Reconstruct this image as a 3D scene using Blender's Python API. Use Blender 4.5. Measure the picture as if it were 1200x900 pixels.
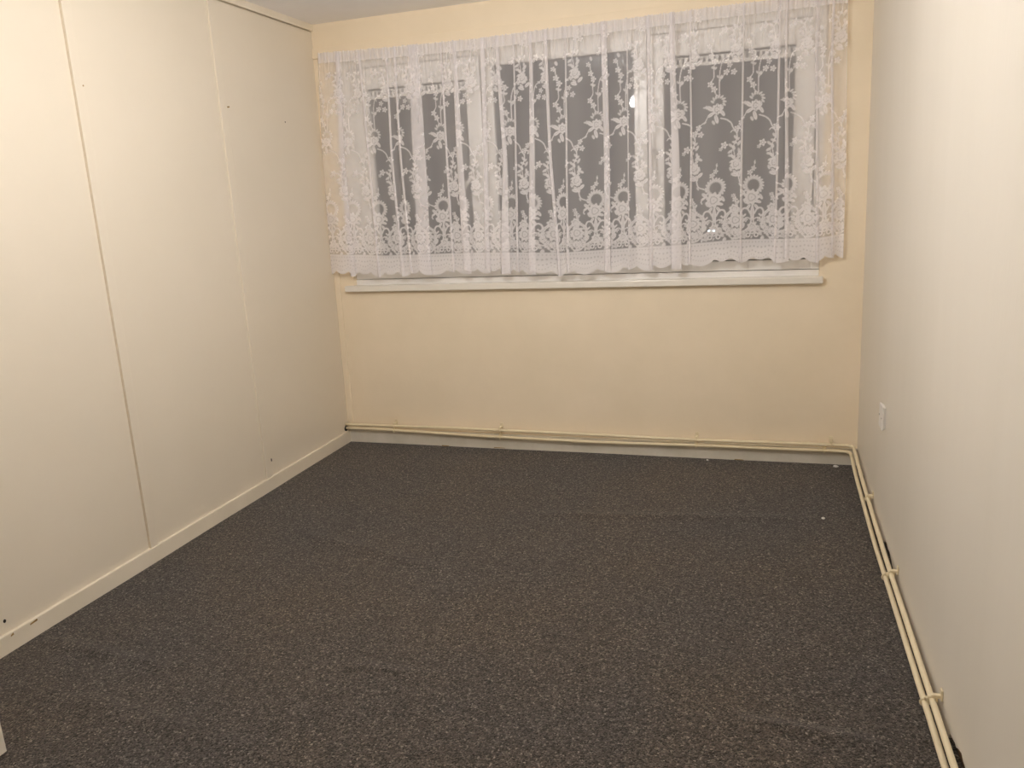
import bpy, bmesh, math, random
import numpy as np
from mathutils import Vector, Matrix

# ------------------------------------------------------------------ clear
for o in list(bpy.data.objects):
    bpy.data.objects.remove(o, do_unlink=True)
scene = bpy.context.scene
C = scene.collection
random.seed(7)
rng = np.random.default_rng(7)

# ------------------------------------------------------------------ camera
F_PX = 908.58
CAM = Vector((2.4168, -4.0855, 1.4041))
YAW, PITCH, ROLL = -0.3165, -0.2327, -0.0545
fw = Vector((math.sin(YAW) * math.cos(PITCH), math.cos(YAW) * math.cos(PITCH), math.sin(PITCH)))
r0 = Vector((math.cos(YAW), -math.sin(YAW), 0))
u0 = r0.cross(fw)
right = math.cos(ROLL) * r0 + math.sin(ROLL) * u0
up = -math.sin(ROLL) * r0 + math.cos(ROLL) * u0
cd = bpy.data.cameras.new('camera')
cam = bpy.data.objects.new('camera', cd)
C.objects.link(cam)
M = Matrix.Identity(4)
for i in range(3):
    M[i][0], M[i][1], M[i][2], M[i][3] = right[i], up[i], -fw[i], CAM[i]
cam.matrix_world = M
cd.sensor_width = 36.0
cd.lens = F_PX / 1200 * 36.0
cd.clip_start = 0.02
cd.clip_end = 400
scene.camera = cam


def ray(px, py):
    return fw + right * ((px - 600) / F_PX) - up * ((py - 450) / F_PX)


def at(px, py, axis, val):
    """the point where the sight line through a pixel meets the plane axis = val"""
    d = ray(px, py)
    return CAM + d * ((val - CAM[axis]) / d[axis])


# ------------------------------------------------------------------ world (night sky), exposure
world = bpy.data.worlds.new('night_sky')
scene.world = world
world.use_nodes = True
bg = world.node_tree.nodes['Background']
bg.inputs[0].default_value = (0.55, 0.62, 0.80, 1)
bg.inputs[1].default_value = 0.012
scene.view_settings.view_transform = 'Standard'
scene.view_settings.look = 'None'
scene.view_settings.gamma = 1
scene.view_settings.use_curve_mapping = False
scene.view_settings.exposure = 0.0
LAMP_POS = (1.47, -2.05, 2.08)
LAMP_STRENGTH = 1200.0
LAMP_COLOR = (1.0, 0.965, 0.935)
try:
    scene.cycles.transparent_max_bounces = 24
    scene.cycles.max_bounces = 14
    scene.cycles.diffuse_bounces = 8
except Exception:
    pass

# ------------------------------------------------------------------ room measures (metres)
W, H, D = 2.902, 2.40, -4.30          # width, height, rear wall y
LT, RT = 0.0258, -0.0295              # how far the side walls lean by ceiling height


def lx(z):
    return LT * z / H


def rx(z):
    return W + RT * z / H


# ------------------------------------------------------------------ node helpers
def new_mat(name):
    m = bpy.data.materials.new(name)
    m.use_nodes = True
    nt = m.node_tree
    b = nt.nodes['Principled BSDF']
    return m, nt, b


def N(nt, t, **kw):
    n = nt.nodes.new(t)
    for k, v in kw.items():
        if k.startswith('i_'):
            key = k[2:]
            n.inputs[int(key) if key.isdigit() else key.replace('_', ' ')].default_value = v
        else:
            setattr(n, k, v)
    return n


def ramp(nt, fac, stops):
    r = nt.nodes.new('ShaderNodeValToRGB')
    e = r.color_ramp.elements
    while len(e) < len(stops):
        e.new(0.5)
    for k, (p, c) in enumerate(stops):
        e[k].position = p
        e[k].color = (c[0], c[1], c[2], 1)
    nt.links.new(fac, r.inputs[0])
    return r.outputs[0]


def s2l(r, g, b):
    def f(c):
        c /= 255.0
        return c / 12.92 if c <= 0.04045 else ((c + 0.055) / 1.055) ** 2.4
    return (f(r), f(g), f(b))


def paint(name, col, rough=0.45, var=0.05, bump=0.15, scale=3.0, streak=False, fine=90.0):
    m, nt, b = new_mat(name)
    tc = N(nt, 'ShaderNodeTexCoord')
    mp = N(nt, 'ShaderNodeMapping')
    if streak:
        mp.inputs['Scale'].default_value = (1, 1, 0.18)
    nt.links.new(tc.outputs['Object'], mp.inputs[0])
    n1 = N(nt, 'ShaderNodeTexNoise', i_Scale=scale, i_Detail=5.0, i_Roughness=0.6)
    nt.links.new(mp.outputs[0], n1.inputs['Vector'])
    lo = [c * (1 - var) for c in col]
    hi = [min(1, c * (1 + var)) for c in col]
    lo[2] *= (1 - var * 0.6)
    nt.links.new(ramp(nt, n1.outputs[0], [(0.3, lo), (0.7, hi)]), b.inputs['Base Color'])
    n2 = N(nt, 'ShaderNodeTexNoise', i_Scale=fine, i_Detail=3.0)
    nt.links.new(mp.outputs[0], n2.inputs['Vector'])
    n3 = N(nt, 'ShaderNodeTexNoise', i_Scale=5.0, i_Detail=2.0)
    nt.links.new(mp.outputs[0], n3.inputs['Vector'])
    ad = N(nt, 'ShaderNodeMath', operation='MULTIPLY_ADD', i_1=4.0)
    nt.links.new(n3.outputs[0], ad.inputs[0])
    nt.links.new(n2.outputs[0], ad.inputs[2])
    bp = N(nt, 'ShaderNodeBump', i_Strength=bump, i_Distance=0.002)
    nt.links.new(ad.outputs[0], bp.inputs['Height'])
    nt.links.new(bp.outputs[0], b.inputs['Normal'])
    b.inputs['Roughness'].default_value = rough
    return m


def plain(name, col, rough=0.5, metallic=0.0):
    return paint(name, col, rough, 0.04, 0.05, 12.0)


M_PANEL = paint('cream_panel_paint', (0.80, 0.725, 0.605), 0.42, 0.02, 0.12, 1.6)
M_BACK = paint('cream_plaster_paint', (0.91, 0.79, 0.615), 0.5, 0.035, 0.25, 2.2)
M_RIGHT = paint('pale_cream_wallpaper', (0.79, 0.74, 0.655), 0.55, 0.025, 0.2, 2.0, streak=True)
M_FRONT = paint('cream_rear_paint', (0.86, 0.80, 0.70), 0.55, 0.03, 0.2, 2.0)
M_CEIL = paint('white_ceiling_paint', (0.93, 0.92, 0.93), 0.7, 0.02, 0.5, 4.0, fine=40)
M_SKIRT = paint('cream_gloss_skirting', (0.82, 0.745, 0.62), 0.32, 0.035, 0.2, 6.0)
M_SKIRTB = paint('grubby_white_skirting', (0.70, 0.655, 0.58), 0.38, 0.09, 0.3, 7.0)
M_PIPE = paint('cream_pipe_paint', (0.80, 0.70, 0.50), 0.30, 0.04, 0.25, 20.0)
M_UPVC = paint('white_window_gloss', (0.89, 0.875, 0.86), 0.28, 0.015, 0.04, 4.0)
M_SILL = paint('white_sill_gloss', (0.84, 0.80, 0.735), 0.30, 0.02, 0.05, 6.0)
M_WHITE = paint('white_plastic', (0.82, 0.80, 0.77), 0.35, 0.01, 0.02, 5.0)
M_CUP = paint('white_cupboard_paint', (0.78, 0.73, 0.64), 0.4, 0.02, 0.1, 5.0)
M_DARK = plain('dark_void', (0.012, 0.009, 0.007), 0.9)
M_GASKET = plain('grey_rubber_gasket', (0.10, 0.095, 0.09), 0.6)
M_BROWN = paint('bare_brown_wood', (0.13, 0.075, 0.035), 0.8, 0.35, 0.5, 30.0)
M_METAL = plain('dull_steel', (0.35, 0.34, 0.33), 0.4)
M_METAL.node_tree.nodes['Principled BSDF'].inputs['Metallic'].default_value = 0.9
M_CHIP = paint('chipped_brown_paint', (0.34, 0.21, 0.07), 0.7, 0.3, 0.4, 60.0)
M_ASPHALT = paint('dark_asphalt', (0.03, 0.03, 0.032), 0.9, 0.2, 0.4, 3.0)


def carpet_material():
    m, nt, b = new_mat('charcoal_flecked_carpet')
    tc = N(nt, 'ShaderNodeTexCoord')
    co = tc.outputs['Object']
    # a warp so that the tufts do not read as cells
    wn = N(nt, 'ShaderNodeTexNoise', i_Scale=160.0, i_Detail=2.0)
    nt.links.new(co, wn.inputs['Vector'])
    wm = N(nt, 'ShaderNodeVectorMath', operation='MULTIPLY_ADD')
    wm.inputs[1].default_value = (0.010, 0.010, 0.0)
    nt.links.new(wn.outputs['Color'], wm.inputs[0])
    nt.links.new(co, wm.inputs[2])
    v = N(nt, 'ShaderNodeTexVoronoi', i_Scale=230.0)
    nt.links.new(wm.outputs[0], v.inputs['Vector'])
    sep = N(nt, 'ShaderNodeSeparateColor')
    nt.links.new(v.outputs['Color'], sep.inputs[0])
    base = ramp(nt, sep.outputs[0], [(0.0, s2l(38, 35, 32)), (0.25, s2l(62, 57, 53)), (0.55, s2l(77, 71, 66)),
                                     (0.80, s2l(92, 86, 80)), (0.94, s2l(110, 103, 96)), (1.0, s2l(140, 133, 125))])
    v2 = N(nt, 'ShaderNodeTexVoronoi', i_Scale=420.0)
    nt.links.new(wm.outputs[0], v2.inputs['Vector'])
    s2 = N(nt, 'ShaderNodeSeparateColor')
    nt.links.new(v2.outputs['Color'], s2.inputs[0])
    f2 = ramp(nt, s2.outputs[0], [(0.0, (0.6, 0.6, 0.6)), (0.6, (1.0, 1.0, 1.0)), (1.0, (1.4, 1.38, 1.36))])
    mx = N(nt, 'ShaderNodeMix', data_type='RGBA', blend_type='MULTIPLY')
    mx.inputs[0].default_value = 1.0
    nt.links.new(base, mx.inputs[6])
    nt.links.new(f2, mx.inputs[7])
    # broad worn / browned areas
    n3 = N(nt, 'ShaderNodeTexNoise', i_Scale=1.4, i_Detail=4.0)
    nt.links.new(co, n3.inputs['Vector'])
    f3 = ramp(nt, n3.outputs[0], [(0.35, (0.92, 0.94, 0.99)), (0.65, (1.10, 1.04, 0.96))])
    mx2 = N(nt, 'ShaderNodeMix', data_type='RGBA', blend_type='MULTIPLY')
    mx2.inputs[0].default_value = 1.0
    nt.links.new(mx.outputs[2], mx2.inputs[6])
    nt.links.new(f3, mx2.inputs[7])
    n5 = N(nt, 'ShaderNodeTexNoise', i_Scale=80.0, i_Detail=2.5)
    nt.links.new(co, n5.inputs['Vector'])
    f5 = ramp(nt, n5.outputs[0], [(0.30, (0.66, 0.66, 0.66)), (0.5, (0.97, 0.97, 0.97)), (0.72, (1.42, 1.41, 1.40))])
    mx3 = N(nt, 'ShaderNodeMix', data_type='RGBA', blend_type='MULTIPLY')
    mx3.inputs[0].default_value = 1.0
    nt.links.new(mx2.outputs[2], mx3.inputs[6])
    nt.links.new(f5, mx3.inputs[7])
    nt.links.new(mx3.outputs[2], b.inputs['Base Color'])
    n4 = N(nt, 'ShaderNodeTexNoise', i_Scale=220.0, i_Detail=3.0)
    nt.links.new(wm.outputs[0], n4.inputs['Vector'])
    ad = N(nt, 'ShaderNodeMath', operation='MULTIPLY_ADD', i_1=-0.6)
    nt.links.new(v.outputs['Distance'], ad.inputs[0])
    nt.links.new(n4.outputs[0], ad.inputs[2])
    bp = N(nt, 'ShaderNodeBump', i_Strength=0.7, i_Distance=0.006)
    nt.links.new(ad.outputs[0], bp.inputs['Height'])
    nt.links.new(bp.outputs[0], b.inputs['Normal'])
    b.inputs['Roughness'].default_value = 0.95
    b.inputs['Specular IOR Level'].default_value = 0.15
    b.inputs['Sheen Weight'].default_value = 0.16
    b.inputs['Sheen Roughness'].default_value = 0.5
    return m


M_CARPET = carpet_material()


def glass_material():
    m, nt, b = new_mat('clear_window_glass')
    out = nt.nodes['Material Output']
    nt.nodes.remove(b)
    tr = N(nt, 'ShaderNodeBsdfTransparent')
    tr.inputs[0].default_value = (0.93, 0.95, 0.95, 1)
    gl = N(nt, 'ShaderNodeBsdfGlossy')
    gl.inputs['Roughness'].default_value = 0.015
    fr = N(nt, 'ShaderNodeFresnel', i_IOR=1.52)
    mx = N(nt, 'ShaderNodeMixShader')
    nt.links.new(fr.outputs[0], mx.inputs[0])
    nt.links.new(tr.outputs[0], mx.inputs[1])
    nt.links.new(gl.outputs[0], mx.inputs[2])
    nt.links.new(mx.outputs[0], out.inputs[0])
    return m


M_GLASS = glass_material()


def lace_material():
    """white net: the attribute 'lace' says how much of the surface is thread"""
    m, nt, b = new_mat('white_floral_lace_net')
    out = nt.nodes['Material Output']
    nt.nodes.remove(b)
    at_ = N(nt, 'ShaderNodeAttribute', attribute_name='lace')
    df = N(nt, 'ShaderNodeBsdfDiffuse')
    df.inputs[0].default_value = (0.95, 0.925, 0.945, 1)
    tl = N(nt, 'ShaderNodeBsdfTranslucent')
    tl.inputs[0].default_value = (0.95, 0.925, 0.945, 1)
    m1 = N(nt, 'ShaderNodeMixShader', i_0=0.18)
    nt.links.new(df.outputs[0], m1.inputs[1])
    nt.links.new(tl.outputs[0], m1.inputs[2])
    tr = N(nt, 'ShaderNodeBsdfTransparent')
    m2 = N(nt, 'ShaderNodeMixShader')
    nt.links.new(at_.outputs['Fac'], m2.inputs[0])
    nt.links.new(tr.outputs[0], m2.inputs[1])
    nt.links.new(m1.outputs[0], m2.inputs[2])
    nt.links.new(m2.outputs[0], out.inputs[0])
    return m


M_LACE = lace_material()


def emit_material(name, col, strength):
    m, nt, b = new_mat(name)
    b.inputs['Base Color'].default_value = (0.9, 0.9, 0.9, 1)
    b.inputs['Emission Color'].default_value = (*col, 1)
    b.inputs['Emission Strength'].default_value = strength
    return m


M_BULB = emit_material('glowing_bulb_glass', LAMP_COLOR, LAMP_STRENGTH)
M_STREET = emit_material('street_lamp_glow', (0.75, 0.92, 1.0), 14.0)


# ------------------------------------------------------------------ geometry helpers
def link(name, me, mat, parent=None, smooth=False):
    o = bpy.data.objects.new(name, me)
    me.name = name
    C.objects.link(o)
    if mat is not None:
        me.materials.append(mat)
    if parent is not None:
        o.parent = parent
    if smooth:
        for p in me.polygons:
            p.use_smooth = True
    return o


def from_bm(name, bm, mat, parent=None, smooth=False):
    bmesh.ops.recalc_face_normals(bm, faces=bm.faces)
    me = bpy.data.meshes.new(name)
    bm.to_mesh(me)
    bm.free()
    return link(name, me, mat, parent, smooth)


def hexa(bm, c, bevel=0.0):
    """c: eight corners, bottom four (counter-clockwise) then top four"""
    t = bmesh.new()
    v = [t.verts.new(p) for p in c]
    for f in ((3, 2, 1, 0), (4, 5, 6, 7), (0, 1, 5, 4), (1, 2, 6, 5), (2, 3, 7, 6), (3, 0, 4, 7)):
        t.faces.new([v[k] for k in f])
    if bevel > 0:
        bmesh.ops.bevel(t, geom=list(t.edges), offset=bevel, segments=2, affect='EDGES', profile=0.6)
    me = bpy.data.meshes.new('tmp')
    t.to_mesh(me)
    t.free()
    bm.from_mesh(me)
    bpy.data.meshes.remove(me)


def box(bm, x0, x1, y0, y1, z0, z1, bevel=0.0):
    x0, x1 = min(x0, x1), max(x0, x1)
    y0, y1 = min(y0, y1), max(y0, y1)
    z0, z1 = min(z0, z1), max(z0, z1)
    hexa(bm, [(x0, y0, z0), (x1, y0, z0), (x1, y1, z0), (x0, y1, z0),
              (x0, y0, z1), (x1, y0, z1), (x1, y1, z1), (x0, y1, z1)], bevel)


def box_obj(name, x0, x1, y0, y1, z0, z1, mat, parent=None, bevel=0.0):
    bm = bmesh.new()
    box(bm, x0, x1, y0, y1, z0, z1, bevel)
    return from_bm(name, bm, mat, parent)


def left_slab(bm, off0, off1, y0, y1, z0, z1, bevel=0.0, dy_top=0.0):
    """a slab that follows the slight lean of the left wall, off0..off1 proud of it"""
    hexa(bm, [(lx(z0) + off0, y0, z0), (lx(z0) + off1, y0, z0), (lx(z0) + off1, y1, z0), (lx(z0) + off0, y1, z0),
              (lx(z1) + off0, y0 + dy_top, z1), (lx(z1) + off1, y0 + dy_top, z1),
              (lx(z1) + off1, y1 + dy_top, z1), (lx(z1) + off0, y1 + dy_top, z1)], bevel)


def catmull(pts, step=0.02):
    pts = [Vector(p) for p in pts]
    P = [pts[0] * 2 - pts[1]] + pts + [pts[-1] * 2 - pts[-2]]
    out = []
    for i in range(1, len(P) - 2):
        a, b, c, d = P[i - 1], P[i], P[i + 1], P[i + 2]
        n = max(2, int((c - b).length / step))
        for k in range(n):
            t = k / n
            out.append(0.5 * ((2 * b) + (c - a) * t + (2 * a - 5 * b + 4 * c - d) * t * t
                              + (3 * b - a - 3 * c + d) * t ** 3))
    out.append(pts[-1])
    return out


def tube(bm, path, r, n=12, cap=True):
    path = [Vector(p) for p in path]
    rings = []
    for i, p in enumerate(path):
        t = (path[min(i + 1, len(path) - 1)] - path[max(i - 1, 0)]).normalized()
        ref = Vector((0, 0, 1)) if abs(t.z) < 0.9 else Vector((1, 0, 0))
        a = t.cross(ref).normalized()
        b = t.cross(a).normalized()
        rr = r[i] if isinstance(r, (list, tuple)) else r
        rings.append([bm.verts.new(p + (a * math.cos(q) + b * math.sin(q)) * rr)
                      for q in [2 * math.pi * k / n for k in range(n)]])
    for i in range(len(rings) - 1):
        for k in range(n):
            bm.faces.new((rings[i][k], rings[i][(k + 1) % n], rings[i + 1][(k + 1) % n], rings[i + 1][k]))
    if cap:
        bm.faces.new(rings[0][::-1])
        bm.faces.new(rings[-1])


def lathe(bm, profile, n=24, center=(0, 0, 0)):
    cx, cy, cz = center
    rings = []
    for (r, z) in profile:
        rings.append([bm.verts.new((cx + max(r, 1e-4) * math.cos(2 * math.pi * k / n),
                                    cy + max(r, 1e-4) * math.sin(2 * math.pi * k / n), cz + z)) for k in range(n)])
    for i in range(len(rings) - 1):
        for k in range(n):
            bm.faces.new((rings[i][k], rings[i][(k + 1) % n], rings[i + 1][(k + 1) % n], rings[i + 1][k]))
    bm.faces.new(rings[0][::-1])
    bm.faces.new(rings[-1])


def struct(o, label=None, cat=None):
    o['kind'] = 'structure'
    if label:
        o['label'] = label
    if cat:
        o['category'] = cat
    return o


def tag(o, label, cat, group=None):
    o['label'] = label
    o['category'] = cat
    if group:
        o['group'] = group
    return o


def empty(name, loc=(0, 0, 0)):
    o = bpy.data.objects.new(name, None)
    o.location = loc
    o.empty_display_size = 0.1
    C.objects.link(o)
    return o


def disc_obj(name, center, normal_axis, r, depth, mat, parent, stretch=1.0):
    """a shallow dark plug showing as a hole"""
    bm = bmesh.new()
    n = 14
    for s in (0, 1):
        for k in range(n):
            q = 2 * math.pi * k / n
            a, b = r * math.cos(q), r * stretch * math.sin(q)
            d = depth * s
            bm.verts.new({0: (center[0] + d, center[1] + a, center[2] + b),
                          1: (center[0] + a, center[1] + d, center[2] + b)}[normal_axis])
    bm.verts.ensure_lookup_table()
    v = list(bm.verts)
    bm.faces.new(v[:n])
    bm.faces.new(v[n:])
    for k in range(n):
        bm.faces.new((v[k], v[(k + 1) % n], v[n + (k + 1) % n], v[n + k]))
    return from_bm(name, bm, mat, parent)


# ================================================================== THE SETTING
# ---- floor: fitted carpet with a few low ruckles
def ruckle(x, y):
    z = 0.0
    for (x0, y0, x1, y1, h, w) in ((1.20, -2.172, 1.42, -2.176, 0.004, 0.016), (2.40, -2.17, 2.72, -2.19, 0.006, 0.02),
                                   (0.10, -2.28, 0.60, -2.33, 0.005, 0.022), (0.4, -2.52, 1.2, -2.60, 0.004, 0.03),
                                   (1.5, -0.9, 2.6, -0.75, 0.003, 0.03), (0.5, -1.3, 1.2, -1.5, 0.003, 0.03)):
        dx, dy = x1 - x0, y1 - y0
        L = math.hypot(dx, dy)
        t = ((x - x0) * dx + (y - y0) * dy) / (L * L)
        if -0.15 < t < 1.15:
            d = ((x - x0) * dy - (y - y0) * dx) / L
            e = max(0.0, min(1.0, (0.5 - abs(t - 0.5) + 0.15) / 0.3))
            z += 1.8 * h * e * math.exp(-(d / w) ** 2)
    z += 0.0012 * math.sin(x * 5.1 + 1.3 * math.sin(y * 3.3)) * math.sin(y * 4.3 + 0.6)
    return z


nx, ny = 150, 220
xs = np.linspace(-0.02, W + 0.03, nx)
ys = np.linspace(D, 0.0, ny)
verts = [(float(x), float(y), ruckle(float(x), float(y))) for y in ys for x in xs]
faces = [(j * nx + i, j * nx + i + 1, (j + 1) * nx + i + 1, (j + 1) * nx + i) for j in range(ny - 1) for i in range(nx - 1)]
nb = len(verts)
verts += [(-0.02, D, -0.06), (W + 0.03, D, -0.06), (W + 0.03, 0, -0.06), (-0.02, 0, -0.06)]
faces += [(nb + 3, nb + 2, nb + 1, nb)]
me = bpy.data.meshes.new('floor')
me.from_pydata(verts, [], faces)
floor = struct(link('floor', me, M_CARPET, smooth=True), 'dark grey flecked fitted carpet covering the whole floor', 'carpet')

# ---- ceiling
ceiling = struct(box_obj('ceiling', -0.15, W + 0.15, D - 0.1, 0.25, H, H + 0.12, M_CEIL),
                 'plain white ceiling above the cream walls', 'ceiling')

# ---- window wall (wall_back) with its opening
OX0, OX1, OZ0, OZ1 = 0.134, 2.690, 0.955, 2.215
bm = bmesh.new()
box(bm, -0.15, OX0, 0, 0.25, -0.06, H)
box(bm, OX1, W + 0.15, 0, 0.25, -0.06, H)
box(bm, OX0, OX1, 0, 0.25, -0.06, OZ0)
box(bm, OX0, OX1, 0, 0.25, OZ1, H)
wall_back = struct(from_bm('wall_back', bm, M_BACK), 'cream painted wall around the wide window', 'wall')

# ---- left wall: backing, panels, cover strips
bm = bmesh.new()
left_slab(bm, -0.15, -0.014, D, 0.0, -0.06, H)
wall_left = struct(from_bm('wall_left', bm, M_PANEL), 'cream painted panelled wall with narrow vertical cover strips', 'wall')
B1, B2 = -1.697, -0.872
joints = [0.0, B2, B1, -2.525, -3.35, D]
for k in range(5):
    y1, y0 = joints[k], joints[k + 1]
    bm = bmesh.new()
    gap = 0.004 if k == 2 else 0.0
    # the near panel of the second joint stops short of its cover strip, leaving a thin dark seam
    yt = y1 - (0.001 if k else 0.0)
    dyt = -0.016 if k == 2 else 0.0
    c0, c1 = 0.0, H - 0.04
    hexa(bm, [(lx(c0) - 0.014, y0 + 0.001, c0), (lx(c0), y0 + 0.001, c0), (lx(c0), yt - gap, c0), (lx(c0) - 0.014, yt - gap, c0),
              (lx(c1) - 0.014, y0 + 0.001, c1), (lx(c1), y0 + 0.001, c1), (lx(c1), yt - gap + dyt, c1),
              (lx(c1) - 0.014, yt - gap + dyt, c1)], 0.0)
    from_bm('wall_panel', bm, M_PANEL, wall_left)
for k, (y0, w, zb, dt) in enumerate(((B1, 0.042, 0.052, -0.004), (B2, 0.050, 0.050, -0.008), (-2.525, 0.042, 0.06, 0), (-3.35, 0.042, 0.06, 0))):
    bm = bmesh.new()
    left_slab(bm, -0.005, 0.007 if k else 0.009, y0, y0 + w, zb, H - 0.04, 0.0025, dt)
    from_bm('cover_strip', bm, M_PANEL, wall_left)
bm = bmesh.new()
left_slab(bm, -0.014, -0.0035, B1 - 0.03, B1 + 0.002, 0.05, H - 0.04)
from_bm('joint_filler', bm, M_PANEL, wall_left)
# screw holes
for (y, z, r) in ((-2.361, 0.110, 0.0055), (-0.350, 1.865, 0.0035)):
    disc_obj('screw_hole', (lx(z) + 0.0004, y, z), 0, r, -0.004, M_DARK, wall_left, 1.2)
disc_obj('screw_hole', (lx(0.155) + 0.0074, B2 + 0.052, 0.155), 0, 0.0045, -0.012, M_DARK, wall_left, 1.8)
for (y, z) in ((-1.672, 1.896), (-0.828, 1.898)):
    disc_obj('screw_head', (lx(z) + 0.0096, y + 0.01, z), 0, 0.003, -0.012, M_CHIP, wall_left)
disc_obj('pipe_hole', (lx(0.09) + 0.0006, -0.035, 0.091), 0, 0.022, -0.01, M_DARK, wall_left, 0.8)

# ---- right wall: plaster that stops short of the floor in a ragged edge, brown wood behind
bm = bmesh.new()
ysr = np.linspace(0.0, D, 260)
fr, bk = [], []
for i, y in enumerate(ysr):
    zb = -0.02
    for a_, b_, h_ in ((-0.02, -0.38, 0.040), (-0.92, -1.20, 0.034), (-2.12, -2.55, 0.046), (-3.1, -3.5, 0.03)):
        t_ = (y - a_) / (b_ - a_)
        if 0 < t_ < 1:
            zb = max(zb, h_ * math.sin(math.pi * t_) ** 0.5 + 0.006 * math.sin(y * 61.0) + 0.005 * rng.uniform(-1, 1))
    fr.append([bm.verts.new((rx(z), y, z)) for z in (zb, H)])
    bk.append([bm.verts.new((rx(z) + 0.012, y, z)) for z in (zb, H)])
for i in range(len(ysr) - 1):
    bm.faces.new((fr[i][0], fr[i + 1][0], fr[i + 1][1], fr[i][1]))
    bm.faces.new((bk[i][0], bk[i][1], bk[i + 1][1], bk[i + 1][0]))
    bm.faces.new((fr[i][0], bk[i][0], bk[i + 1][0], fr[i + 1][0]))
    bm.faces.new((fr[i][1], fr[i + 1][1], bk[i + 1][1], bk[i][1]))
wall_right = struct(from_bm('wall_right', bm, M_RIGHT), 'pale cream papered wall with a ragged bottom edge above the pipes', 'wall')
bm = bmesh.new()
hexa(bm, [(W + 0.011, D, -0.06), (W + 0.15, D, -0.06), (W + 0.15, 0, -0.06), (W + 0.011, 0, -0.06),
          (rx(H) + 0.011, D, H), (W + 0.15, D, H), (W + 0.15, 0, H), (rx(H) + 0.011, 0, H)])
from_bm('bare_backing', bm, M_BROWN, wall_right)

# ---- wall behind the camera
wall_front = struct(box_obj('wall_front', -0.15, W + 0.15, D - 0.15, D, -0.06, H, M_FRONT),
                    'plain cream wall facing the window', 'wall')

# ---- skirtings
bm = bmesh.new()
hexa(bm, [(lx(0) - 0.005, D, -0.02), (0.013, D, -0.02), (0.013, -0.0, -0.02), (lx(0) - 0.005, -0.0, -0.02),
          (lx(0) - 0.005, D, 0.062), (0.013, D, 0.062), (0.013, -0.0, 0.070), (lx(0) - 0.005, -0.0, 0.070)], 0.003)
base_l = struct(from_bm('baseboard_left', bm, M_SKIRT), 'cream gloss skirting board below the wall panels', 'skirting board')
for (y, l) in ((-2.285, 0.03), (-2.36, 0.012)):
    bm = bmesh.new()
    hexa(bm, [(0.0125, y, 0.051), (0.0138, y, 0.052), (0.0138, y + l, 0.054), (0.0125, y + l, 0.053),
              (0.0125, y, 0.056), (0.0138, y + 0.004, 0.058), (0.0138, y + l - 0.003, 0.061), (0.0125, y + l, 0.062)])
    from_bm('paint_chip', bm, M_CHIP, base_l)
bm = bmesh.new()
box(bm, 0.0135, W - 0.001, -0.016, 0.004, -0.02, 0.086, 0.003)
base_b = struct(from_bm('baseboard_back', bm, M_SKIRTB), 'scuffed off-white skirting board below the window wall pipes', 'skirting board')
for (x, l, z, h) in ((0.62, 0.05, 0.0, 0.005), (0.95, 0.07, 0.003, 0.004), (2.3, 0.05, 0.0, 0.004)):
    bm = bmesh.new()
    hexa(bm, [(x, -0.0168, z), (x + l, -0.0168, z), (x + l, -0.0155, z), (x, -0.0155, z),
              (x + 0.01, -0.0168, z + h), (x + l - 0.006, -0.0168, z + h * 0.7), (x + l, -0.0155, z + h * 0.7), (x, -0.0155, z + h)])
    from_bm('paint_chip', bm, M_CHIP, base_b)

# ---- ceiling strip on the left wall with a dark gap below it; corner strip; head batten over the curtain
bm = bmesh.new()
left_slab(bm, -0.005, 0.012, D, -0.0, H - 0.034, H + 0.001, 0.002)
struct(from_bm('trim_1', bm, M_SKIRT), 'cream strip between the panelled wall and the ceiling', 'trim')
bm = bmesh.new()
left_slab(bm, -0.016, -0.012, D, -0.0, H - 0.044, H - 0.030)
from_bm('gap_back', bm, M_SKIRT, wall_left)
bm = bmesh.new()
hexa(bm, [(lx(0.09), -0.008, 0.13), (0.036, -0.008, 0.13), (0.036, 0.002, 0.13), (lx(0.09), 0.002, 0.13),
          (lx(2.2), -0.008, 2.22), (0.062, -0.008, 2.22), (0.062, 0.002, 2.22), (lx(2.2), 0.002, 2.22)], 0.002)
struct(from_bm('trim_2', bm, M_BACK), 'narrow cream strip covering the corner beside the window', 'trim')
bm = bmesh.new()
hexa(bm, [(lx(2.25), -0.016, 2.222), (rx(2.25), -0.016, 2.222), (rx(2.25), 0.002, 2.222), (lx(2.25), 0.002, 2.222),
          (lx(2.28), -0.010, 2.276), (rx(2.28), -0.010, 2.266), (rx(2.28), 0.002, 2.266), (lx(2.28), 0.002, 2.276)], 0.002)
struct(from_bm('trim_3', bm, M_BACK), 'cream batten on the wall just above the net curtain', 'trim')

# ================================================================== WINDOW
FY = 0.032            # front face of the sashes
win = empty('window_1', (0, 0, 0))
struct(win, 'white framed three-pane window behind the net curtain', 'window')


def frame_bars(bm, x0, x1, z0, z1, xl, xr, zb, zt, y0, y1, bev):
    """a rectangular frame: outer x0..x1, z0..z1, glazed opening xl..xr, zb..zt"""
    box(bm, x0, xl, y0, y1, z0, z1, bev)
    box(bm, xr, x1, y0, y1, z0, z1, bev)
    box(bm, xl - 0.001, xr + 0.001, y0 + 0.0005, y1 - 0.0005, z0, zb, bev)
    box(bm, xl - 0.001, xr + 0.001, y0 + 0.0005, y1 - 0.0005, zt, z1, bev)


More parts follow.
